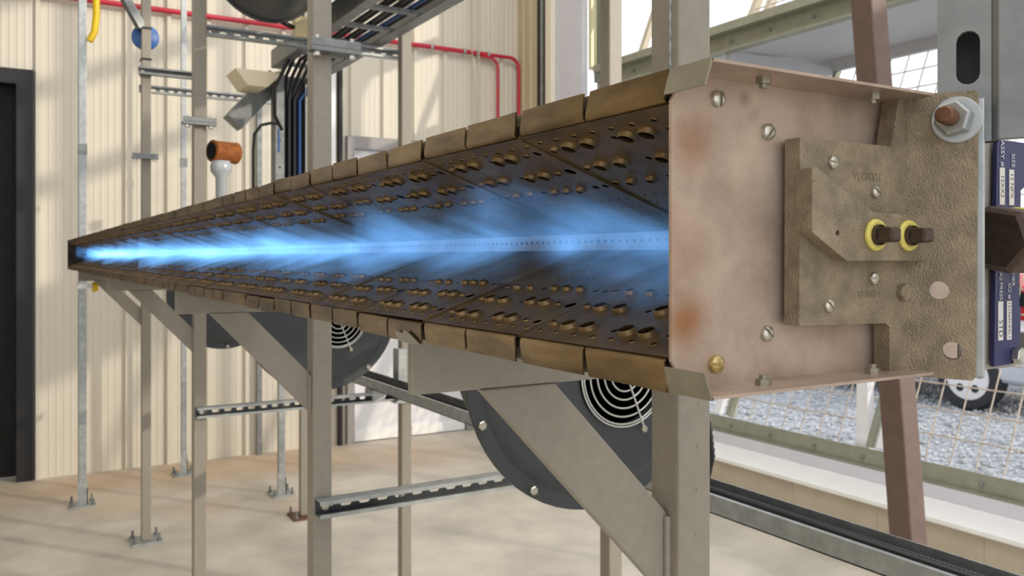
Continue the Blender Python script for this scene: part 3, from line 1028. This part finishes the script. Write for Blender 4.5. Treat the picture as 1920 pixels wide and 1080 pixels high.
strut('cross_strut', (XP + 0.006, 2.11 - 0.042, 0.998), XR - XP - 0.03, 'slotted galvanised strut running right from the second burner post, below the large blower', group='low cross struts', shaded_web=True)
strut('cross_strut', (XP + 0.006, 3.72 - 0.042, 0.985), XR - XP - 0.03, 'slotted galvanised strut running right from the third burner post to the rear post', group='low cross struts', shaded_web=True)
strut('cross_strut', (XP + S, 3.80, 2.60), XR - XP + 0.02, 'slotted overhead strut carrying the cable tray near the top left', slots=True, group='overhead struts', pitch=0.062)
strut('cross_strut', (XP + 0.0, 5.42, 2.62), XR - XP + 0.02, 'slotted overhead strut on the farthest burner post, below the other overhead strut', group='overhead struts')
strut('cross_strut', (XP - 0.02, 5.285, 2.70), 0.36, 'short dark strut left of the third burner post high up', slots=False, m='galvdark', group='overhead struts')

# strut clamps on the posts
for i, (z, x0, x1, lb) in enumerate(((2.165, 0.645, 0.775, 'steel clamp bar bolted round the second burner post near the top edge'),
                                     (2.195, 0.612, 0.745, 'steel clamp bar bolted round the third burner post'),
                                     (2.215, 0.605, 0.745, 'steel clamp bar bolted round the farthest burner post'))):
    y = COLS[i + 1][0]
    t = thing('clamp_bar', ((x0 + x1) / 2, y - 0.03, z), lb, 'clamp', 'clamp bars on posts')
    b = MB()
    b.box((x0, y - 0.036, z), (x1, y - 0.002, z + 0.012))
    b.box((x0, y - 0.036, z + 0.012), (x1, y - 0.033, z + 0.032))
    b.build('bar', M['galvdark'], t, None, 0.002)
    for x in (x0 + 0.02, x1 - 0.02):
        q = MB()
        hexbolt(q, (x, y - 0.02, z), (0, 0, -1), 0.010, 0.012)
        q.lathe((x, y - 0.02, z + 0.012), (0, 0, 1), [(0.006, 0), (0.006, 0.03)], 8)
        q.build('bolt', M['zinc'], t)

# far rack posts with bolted feet
for (x, y, s_, h, lb) in ((0.42, 6.34, 0.048, 4.4, 'slim galvanised post with bolted foot near the dark door'),
                          (1.63, 5.93, 0.044, 1.5, 'short galvanised stand with bolted foot left of the second burner post'),
                          (1.14, 6.84, 0.040, 4.4, 'thin galvanised post against the cream wall behind the third burner post')):
    t = thing('rack_post', (x, y, 0), lb, 'post', 'galvanised rack posts')
    MB().box((x - s_ / 2, y - s_ / 2, 0.012), (x + s_ / 2, y + s_ / 2, h)).build('post', M['galv'], t, None, 0.003)
    base_plate(t, x, y, 0.16)
    f = MB()
    f.box((x - s_ / 2 - 0.006, y - s_ / 2 - 0.006, 0.012), (x + s_ / 2 + 0.006, y - s_ / 2, 0.16))
    f.box((x + s_ / 2, y - s_ / 2 - 0.006, 0.012), (x + s_ / 2 + 0.006, y + s_ / 2 + 0.006, 0.12))
    f.build('foot_bracket', M['galv'], t)
    MB().box((x - s_ / 2 - 0.003, y - s_ / 2 - 0.003, 2.33), (x + s_ / 2 + 0.003, y + s_ / 2 + 0.003, 2.40)).build('collar', M['galvdark'], t)

# diagonal at the top left
tag(MB().bar((0.49, 5.30, 3.26), (0.66, 5.35, 2.98), 0.045, 0.045).build('knee_brace', M['galvdark']), 'short diagonal brace at the top of the farthest burner post', 'brace')

# ---- lower cable trough with cables
TXN, TXF, TZ0, TZ1 = 1.44, 1.545, 1.040, 1.082
tr = thing('cable_trough', (1.49, 3, TZ0), 'galvanised open cable trough running low along the rear posts', 'cable trough')
t = MB()
t.box((TXN, -0.6, TZ0), (TXF, 5.6, TZ0 + 0.003))
t.box((TXN, -0.6, TZ0), (TXN + 0.003, 5.6, TZ1))
t.box((TXF - 0.003, -0.6, TZ0), (TXF, 5.6, TZ1 + 0.004))
t.box((TXN, -0.6, TZ1), (TXN + 0.012, 5.6, TZ1 + 0.002))
t.build('trough', M['galv'], tr)
MB().box((TXN - 0.01, 3.68, 0.99), (TXN + 0.05, 3.78, 1.04)).build('saddle', M['galv'], tr)
rib = MB()
n_ = 1500
rib.tube([(1.475, -0.6 + 6.0 * k / n_, TZ0 + 0.034) for k in range(n_ + 1)], [0.0155 + (0.0022 if k % 2 else -0.0006) for k in range(n_ + 1)], 8)
tag(rib.build('ribbed_conduit', M['rubber'], None, 80), 'black ribbed flexible conduit lying in the cable trough nearest side', 'conduit')
tag(MB().tube([(1.513, -0.6 + 0.25 * k, TZ0 + 0.024 + 0.001 * math.sin(k)) for k in range(25)], 0.0125, 8).build('cable', M['rubber'], None, 80), 'smooth black cable lying in the cable trough beside the ribbed conduit', 'cable')
# galvanised stub on the rear post holding the trough
t = thing('trough_bracket', (1.565, 3.70, 1.0), 'galvanised bracket tube clamped in front of the rear post by the trough', 'bracket')
MB().box((1.545, 3.655, 0.985), (1.588, 3.72, 1.225)).build('upright', M['galv'], t, None, 0.003)
MB().box((1.53, 3.65, 0.975), (1.64, 3.715, 0.987)).build('foot', M['galv'], t, None, 0.002)

# flex loop right of the nearest post
lp = [(1.475, 1.66, 1.085), (1.40, 1.52, 1.12), (1.31, 1.40, 1.17), (1.275, 1.35, 1.23), (1.255, 1.34, 1.30), (1.2, 1.36, 1.40), (1.12, 1.42, 1.46)]
pts = []
for k in range(60):
    s_ = k / 59 * (len(lp) - 1)
    a = min(int(s_), len(lp) - 2)
    f_ = s_ - a
    pts.append(Vector(lp[a]).lerp(Vector(lp[a + 1]), f_))
tag(MB().tube(pts, [0.016 + 0.002 * (k % 2) for k in range(60)], 8).build('flex_conduit', M['rubber'], None, 80), 'black ribbed flexible conduit bulging out right of the nearest post', 'conduit')


# ---- blowers
def blower(y, label):
    cx, cz, R = 0.95, 1.457, 0.278
    b = thing('blower', (cx, y, cz - R), label, 'blower', 'charcoal blowers behind the burner')
    hsg = MB()
    n = 56
    hsg.lathe((cx, y, cz), (0, 1, 0), [(R, 0.0), (R, 0.006), (R * 0.78, 0.012), (R * 0.76, 0.17), (R * 0.74, 0.182)], n)
    hsg.build('casing', M['blower'], b, 40)
    gx, gz = cx + 0.055, cz - 0.027
    # front sheet, dished, with the inlet hole
    fs = MB()
    rings = []
    hole = 0.103
    for rr, yy in ((R, -0.001), (R * 0.905, -0.001), (R * 0.88, -0.006), (R * 0.82, -0.011)):
        rings.append([(cx + rr * math.cos(2 * PI * k / n), y + yy, cz + rr * math.sin(2 * PI * k / n)) for k in range(n)])
    rings.append([(gx + hole * math.cos(2 * PI * k / n), y - 0.012, gz + hole * math.sin(2 * PI * k / n)) for k in range(n)])
    rings.append([(gx + hole * 0.94 * math.cos(2 * PI * k / n), y + 0.03, gz + hole * 0.94 * math.sin(2 * PI * k / n)) for k in range(n)])
    fs.loops(rings, False)
    fs.build('front_sheet', M['blower'], b, 30)
    MB().lathe((gx, y + 0.001, gz), (0, -1, 0), [(hole * 0.97, 0), (hole * 0.95, 0.001)], 40).build('inlet', M['hole'], b)
    gd = thing_part('wire_guard', b)
    for k, rr in enumerate((0.018, 0.034, 0.050, 0.066, 0.082, 0.096, 0.101)):
        MB().torus((gx, y - 0.017, gz), (0, 1, 0), rr, 0.0019, 48, 6).build('guard_ring', M['wire'], gd, 80)
    for a in (0.9, 3.0, 5.1):
        MB().tube([(gx + 0.012 * math.cos(a), y - 0.019, gz + 0.012 * math.sin(a)), (gx + 0.118 * math.cos(a), y - 0.019, gz + 0.118 * math.sin(a))], 0.0019, 6).build('guard_spoke', M['wire'], gd)
        hexbolt(MB(), (gx + 0.118 * math.cos(a), y - 0.012, gz + 0.118 * math.sin(a)), (0, -1, 0), 0.007, 0.009).build('guard_bolt', M['zinc'], gd)
    for k in range(10):
        a = PI * 1.12 + k * 2 * PI / 10
        hexbolt(MB(), (cx + R * 0.955 * math.cos(a), y - 0.001, cz + R * 0.955 * math.sin(a)), (0, -1, 0), 0.0085, 0.008).build('rim_bolt', M['zinc'], b)
    MB().lathe((gx, y + 0.182, gz), (0, 1, 0), [(0.085, 0), (0.085, 0.16), (0.07, 0.18)], 28).build('motor', M['blower'], b, 40)
    MB().box((cx + 0.05, y + 0.10, cz + 0.10), (cx + 0.20, y + 0.14, cz + 0.14)).build('lug', M['galvdark'], b)
    MB().box((cx + 0.04, y + 0.016, cz), (cx + R * 0.75, y + 0.165, cz + 0.36)).build('outlet', M['blower'], b)
    return b


def thing_part(name, parent):
    o = bpy.data.objects.new(name, None)
    o.empty_display_size = 0.02
    COL.objects.link(o)
    o.parent = parent
    return o


blower(1.30, 'large charcoal blower with wire guard, nearest one under the burner')
blower(2.93, 'charcoal blower with wire guard seen right of the second burner post')
blower(4.52, 'farthest charcoal blower, only its rounded bottom showing right of the third burner post')
for (y, lb) in ((1.30, 'nearest'), (2.93, 'middle'), (4.52, 'farthest')):
    tag(MB().box((0.86, y + 0.180, 1.47), (XR - 0.031, y + 0.220, 1.515)).build('blower_rail', M['galvdark']), lb + ' galvanised rail carrying a blower between the posts', 'rail', 'blower rails')

tag(MB().box((XR - 0.031, 0.6, 1.47), (XR - 0.001, 5.4, 1.515)).build('blower_beam', M['galvdark']), 'long galvanised beam fixed to the rear posts behind the burner', 'beam')

# ---- overhead cable tray (ladder) with cables and a drop
TR = thing('ladder_tray', (1.37, 3.5, 2.66), 'galvanised ladder cable tray overhead, running away beside the rear posts', 'cable tray')
t = MB()
for x in (1.20, 1.53):
    t.box((x - 0.003, 1.6, 2.655), (x, 4.55, 2.745))
    t.box((x - 0.06 if x > 1.3 else x, 1.6, 2.652), (x + (0 if x > 1.3 else 0.05), 4.55, 2.656))
t.build('side_rails', M['galvdark'], TR)
for k in range(10):
    y = 1.75 + 0.3 * k
    MB().box((1.20, y, 2.657), (1.53, y + 0.035, 2.672)).build('rung', M['galvdark'], TR)
for k in range(8):
    x = 1.255 + 0.03 * k
    z = 2.686 + 0.005 * (k % 2)
    pts = [(x, 1.6 + 0.35 * j, z + 0.002 * math.sin(j + k)) for j in range(8)]
    tag(MB().tube(pts + [(x, 4.42, z), (x - 0.02, 4.50, z - 0.08), (1.254 + 0.0145 * k, 4.52 + 0.018 * (k % 2), z - 0.2), (1.254 + 0.0145 * k, 4.52 + 0.018 * (k % 2), 1.8)], 0.0095, 7).build('cable', M['bluecable'] if k == 6 else M['rubber'], None, 80),
        ('blue' if k == 6 else 'black') + ' cable in the overhead ladder tray, ' + ('first', 'second', 'third', 'fourth', 'fifth', 'sixth', 'seventh', 'last')[k] + ' from its left side', 'cable', 'cables in the overhead tray')
t = thing('drop_channel', (1.30, 4.5, 1.9), 'upright galvanised wireway with black cables dropping behind the burner', 'wireway')
m_ = MB()
m_.box((1.20, 4.56, 1.75), (1.37, 4.563, 2.62))
m_.box((1.20, 4.47, 1.75), (1.245, 4.563, 2.62))
m_.box((1.367, 4.50, 1.75), (1.37, 4.563, 2.62))
m_.build('wireway', M['galvdark'], t)
for z in (2.26, 2.0, 1.92, 2.12):
    MB().lathe((1.222, 4.47, z), (0, -1, 0), [(0.006, 0), (0.006, 0.002)], 8).build('knockout', M['black'], t)
MB().box((1.213, 4.466, 2.2), (1.221, 4.47, 2.32)).build('blue_mark', M['blue'], t)
tag(MB().tube([(1.21, 4.45, 2.345), (1.17, 4.45, 2.345), (1.12, 4.45, 2.33), (1.085, 4.45, 2.28), (1.08, 4.45, 2.2), (1.08, 4.45, 1.8)], 0.008, 8).build('looped_cable', M['rubber'], None, 80), 'black cable bending out of the wireway and down behind the burner', 'cable')

# round duct, hopper, hanging channel at the top left
dk = thing('round_duct', (0.965, 3.4, 2.66), 'dark grey round duct lying on the overhead strut at the top edge', 'duct')
MB().lathe((0.965, 2.9, 2.905), (0, 1, 0), [(0.235, 0), (0.235, 0.8), (0.24, 0.8), (0.24, 0.83)], 40).build('duct', M['blower'], dk, 40)
tag(MB().prism([(0.98, 2.60), (1.20, 2.60), (1.20, 2.58), (1.14, 2.52), (1.04, 2.52)], 'y', 4.4, 4.62).build('hopper_box', mat('ivory_sheet', lin(240, 228, 200), 0.45, 0, 0.02, 5)), 'ivory sheet metal box with tapered bottom under the overhead strut', 'box')
tag(MB().bar((1.02, 4.65, 2.36), (1.24, 4.65, 2.62), 0.12, 0.10).build('sloping_duct', M['galvdark']), 'sloping dull galvanised channel below the overhead strut', 'channel')
ht = thing('hanging_channel', (1.12, 3.86, 2.64), 'ivory upright slotted channel above the overhead strut left of the second post', 'channel')
m_ = MB()
m_.plate_holes([(1.105, 2.64), (1.195, 2.64), (1.195, 3.4), (1.105, 3.4)], [slotpoly(1.152, 2.79, 0.12, 0.02, True), slotpoly(1.152, 2.98, 0.12, 0.02, True)], lambda u, v, t_: (u, 3.79 + t_, v), 0.003)
m_.box((1.105, 3.793, 2.64), (1.108, 3.84, 3.4))
m_.box((1.192, 3.793, 2.64), (1.195, 3.84, 3.4))
m_.build('channel', mat('ivory_channel', lin(232, 214, 168), 0.45, 0.1, 0.04, 8), ht)
tag(MB().tube([(1.152, 3.83, 3.4), (1.152, 3.83, 2.8), (1.14, 3.83, 2.68), (1.07, 3.80, 2.69), (0.99, 3.79, 2.725)], 0.012, 8).build('drooping_cable', M['rubber'], None, 80), 'black cable drooping out of the ivory upright channel', 'cable')
tag(MB().tube([(1.225, 4.3, 2.656), (1.15, 4.3, 2.5), (1.15, 4.3, 2.36), (1.2, 4.35, 2.3)], 0.009, 8).build('thin_cable', M['rubber'], None, 80), 'thin black cable hanging below the overhead strut', 'cable')

# ---- rusty coupling on a pale reducer
rc = thing('rusty_coupling', (0.80, 3.72, 2.1), 'rust orange pipe coupling on a pale reducer right of the third post', 'pipe fitting')
cpl = MB()
cpl.lathe((0.735, 3.745, 2.098), (0.93, 0.36, 0), [(0.040, 0), (0.047, 0.004), (0.045, 0.02), (0.045, 0.10), (0.047, 0.118), (0.042, 0.122)], 28)
cpl.build('coupling', M['rust'], rc, 40)
MB().lathe((0.735, 3.745, 2.098), (-0.93, -0.36, 0), [(0.038, -0.002), (0.036, 0.0015)], 24).build('bore', M['hole'], rc)
rd = MB()
rd.lathe((0.772, 3.735, 2.056), (0, 0, -1), [(0.036, 0), (0.044, 0.02), (0.042, 0.045), (0.022, 0.07), (0.021, 0.5)], 24)
rd.build('reducer', M['clear'], rc, 40)

# ---- blue disc and yellow hose
bd = thing('blue_disc', (0.69, 5.46, 2.93), 'blue round plate strapped behind the farthest post', 'disc')
MB().lathe((0.69, 5.40, 2.94), (0, 1, 0), [(0.070, 0), (0.075, 0.004), (0.075, 0.03), (0.07, 0.034)], 32).build('disc', M['blue'], bd, 40)
for z in (2.97, 2.79, 2.70):
    MB().box((XP - 0.003, 5.327, z), (XP + S + 0.003, 5.40, z + 0.012)).build('strap', M['black'], bd)
tag(MB().tube([(0.50, 6.3, 3.6), (0.50, 6.3, 3.25), (0.49, 6.3, 3.15), (0.46, 6.3, 3.08)], 0.022, 8).build('yellow_hose', M['yellow'], None, 80), 'yellow hose hanging at the slim post near the top left', 'hose')
ys = thing('yellow_strap', (0.36, 5.3, 1.47), 'small yellow and white fitting below the far end of the burner', 'fitting')
MB().box((0.325, 5.28, 1.475), (0.40, 5.31, 1.503)).build('white_arm', M['white'], ys)
MB().lathe((0.40, 5.295, 1.482), (1, 0, 0), [(0.026, 0), (0.028, 0.01), (0.02, 0.03)], 16).build('yellow_knob', M['yellow'], ys, 40)
tag(MB().box((0.455, 4.9, 1.50), (0.495, 4.94, 1.5925)).build('blue_block', M['blue'], None, None, 0.004), 'small blue block under the far half of the burner', 'fitting')

# ---- red sprinkler style pipes on the far wall
RY = FAR_Y - 0.06


def elbow(c, r, a0, a1, n=8):
    return arc(c, r, a0, a1, n)


rp_ = MB().tube([(-0.6, RY, 3.60), (4.00, RY, 3.60)], 0.021, 10)
tag(rp_.build('red_pipe', M['red'], None, 80), 'straight red pipe across the cream wall near the top', 'pipe', 'red pipes')
tag(MB().tube([(3.9, RY - 0.012, 3.575)] + elbow((3.98, RY - 0.012, 3.475), 0.10, PI / 2, 0) + [(4.08, RY - 0.012, 2.2)], 0.014, 10).build('red_pipe', M['red'], None, 80), 'thin red pipe bending down from the straight red pipe, left one', 'pipe', 'red pipes')
tag(MB().tube([(3.9, RY - 0.005, 3.60), (4.13, RY - 0.005, 3.60)] + elbow((4.22, RY - 0.005, 3.50), 0.10, PI / 2, 0) + [(4.32, RY - 0.005, 2.2)], 0.017, 10).build('red_pipe', M['red'], None, 80), 'red pipe bending down at the room corner, right one', 'pipe', 'red pipes')
pos = ['at the left beside the slim post', 'left of the two chains', 'between the first clip and the chains', 'just left of the chains', 'at the fork of the red pipes']
for k, x in enumerate((0.25, 3.38, 3.72, 3.86, 3.98)):
    tag(MB().lathe((x, RY, 3.60), (1, 0, 0), [(0.027, -0.012), (0.029, -0.006), (0.029, 0.006), (0.027, 0.012)], 14).build('pipe_clip', M['galv']), 'silver clip round the straight red pipe ' + pos[k], 'clip', 'red pipe clips')

# ---- hanging chains
for x, y, lb in ((3.73, FAR_Y - 0.2, 'left'), (3.83, FAR_Y - 0.15, 'right')):
    c = MB()
    for k in range(150):
        z = 6.3 - 0.026 * k
        xx = x + (0.02 * max(0, k - 105) / 10 if lb == 'left' else 0)
        c.lathe((xx, y, z), (0, 0, 1), [(0.002, -0.012), (0.006, -0.007), (0.006, 0.007), (0.002, 0.012)], 5)
    tag(c.build('pull_chain', M['beige']), lb + ' one of two thin pull chains hanging before the cream wall', 'chain', 'pull chains')

# ---- conduits on the far wall
tag(MB().tube([(2.50, FAR_Y - 0.05, 0), (2.50, FAR_Y - 0.05, 5)], 0.024, 10).build('wall_conduit', M['black'], None, 80), 'black conduit up the wall just right of the second burner post', 'conduit')
tag(MB().box((1.78, FAR_Y - 0.07, 0), (1.82, FAR_Y - 0.03, 3.2)).build('wall_strut', M['galvdark']), 'dark upright strut on the wall left of the second burner post', 'strut')
tag(MB().box((2.42, FAR_Y - 0.06, 1.9), (2.46, FAR_Y - 0.03, 4.2)).build('wall_strip', M['white']), 'white strip on the wall beside the black conduit', 'strip')

# ---- brown leaning post by the window
bp = thing('leaning_post', (2.6, 1.75, 0), 'brown painted steel post leaning slightly by the window', 'post')
MB().bar((2.60, 1.735, 0), (2.60, 2.02, 3.4), 0.085, 0.085, (1, 0, 0)).build('post', M['brown'], bp, None, 0.006)
MB().box((2.52, 1.66, 0), (2.68, 1.81, 0.012)).build('base_plate', M['brown'], bp)


# ---- parked cars outside
def car(x, y, m, label):
    """near side faces -x, front end towards -y"""
    c = thing('car', (x, y, -0.085), label, 'car', 'parked cars')
    z0 = -0.1
    side = [(-0.8, 0.35), (-0.85, 0.75), (-0.75, 0.86), (0.55, 0.96), (1.3, 1.5), (2.7, 1.52), (3.3, 1.05), (3.55, 1.0), (3.6, 0.4)]
    MB().prism([(y + a, z0 + b) for a, b in side], 'x', x + 0.02, x + 1.75).build('body', M[m], c, None, 0.05)
    MB().prism([(y + 0.75, z0 + 1.05), (y + 1.32, z0 + 1.43), (y + 2.6, z0 + 1.44), (y + 3.0, z0 + 1.08)], 'x', x + 0.01, x + 0.03).build('side_window', M['glass'], c)
    for wy in (0.0, 2.6):
        w = MB()
        w.lathe((x + 0.2, y + wy, z0 + 0.38), (-1, 0, 0), [(0.26, 0), (0.36, 0), (0.38, 0.05), (0.38, 0.17), (0.35, 0.21), (0.26, 0.21), (0.25, 0.17)], 36)
        wo = w.build('wheel', M['tyre'], c, 40)
        MB().lathe((x + 0.02, y + wy, z0 + 0.38), (-1, 0, 0), [(0.27, 0), (0.26, 0.012), (0.06, 0.02)], 32).build('rim', M['white'], wo, 30)
        for k in range(5):
            a = 2 * PI * k / 5 + 0.3
            MB().lathe((x + 0.004, y + wy + 0.15 * math.cos(a), z0 + 0.38 + 0.15 * math.sin(a)), (-1, 0, 0), [(0.045, 0), (0.045, 0.004)], 12).build('rim_opening', M['black'], wo)
    MB().box((x + 0.1, y - 0.86, z0 + 0.62), (x + 0.4, y - 0.8, z0 + 0.76)).build('lamp', M['print'], c)
    MB().box((x + 0.05, y - 0.88, z0 + 0.3), (x + 1.7, y - 0.78, z0 + 0.45)).build('bumper', M['black'], c)
    return c


car(9.40, 5.75, 'carpaint', 'silver car parked on the gravel, its wheel showing under the bracket')
car(12.2, 5.6, 'redcar', 'red car parked behind the silver car at the right edge')
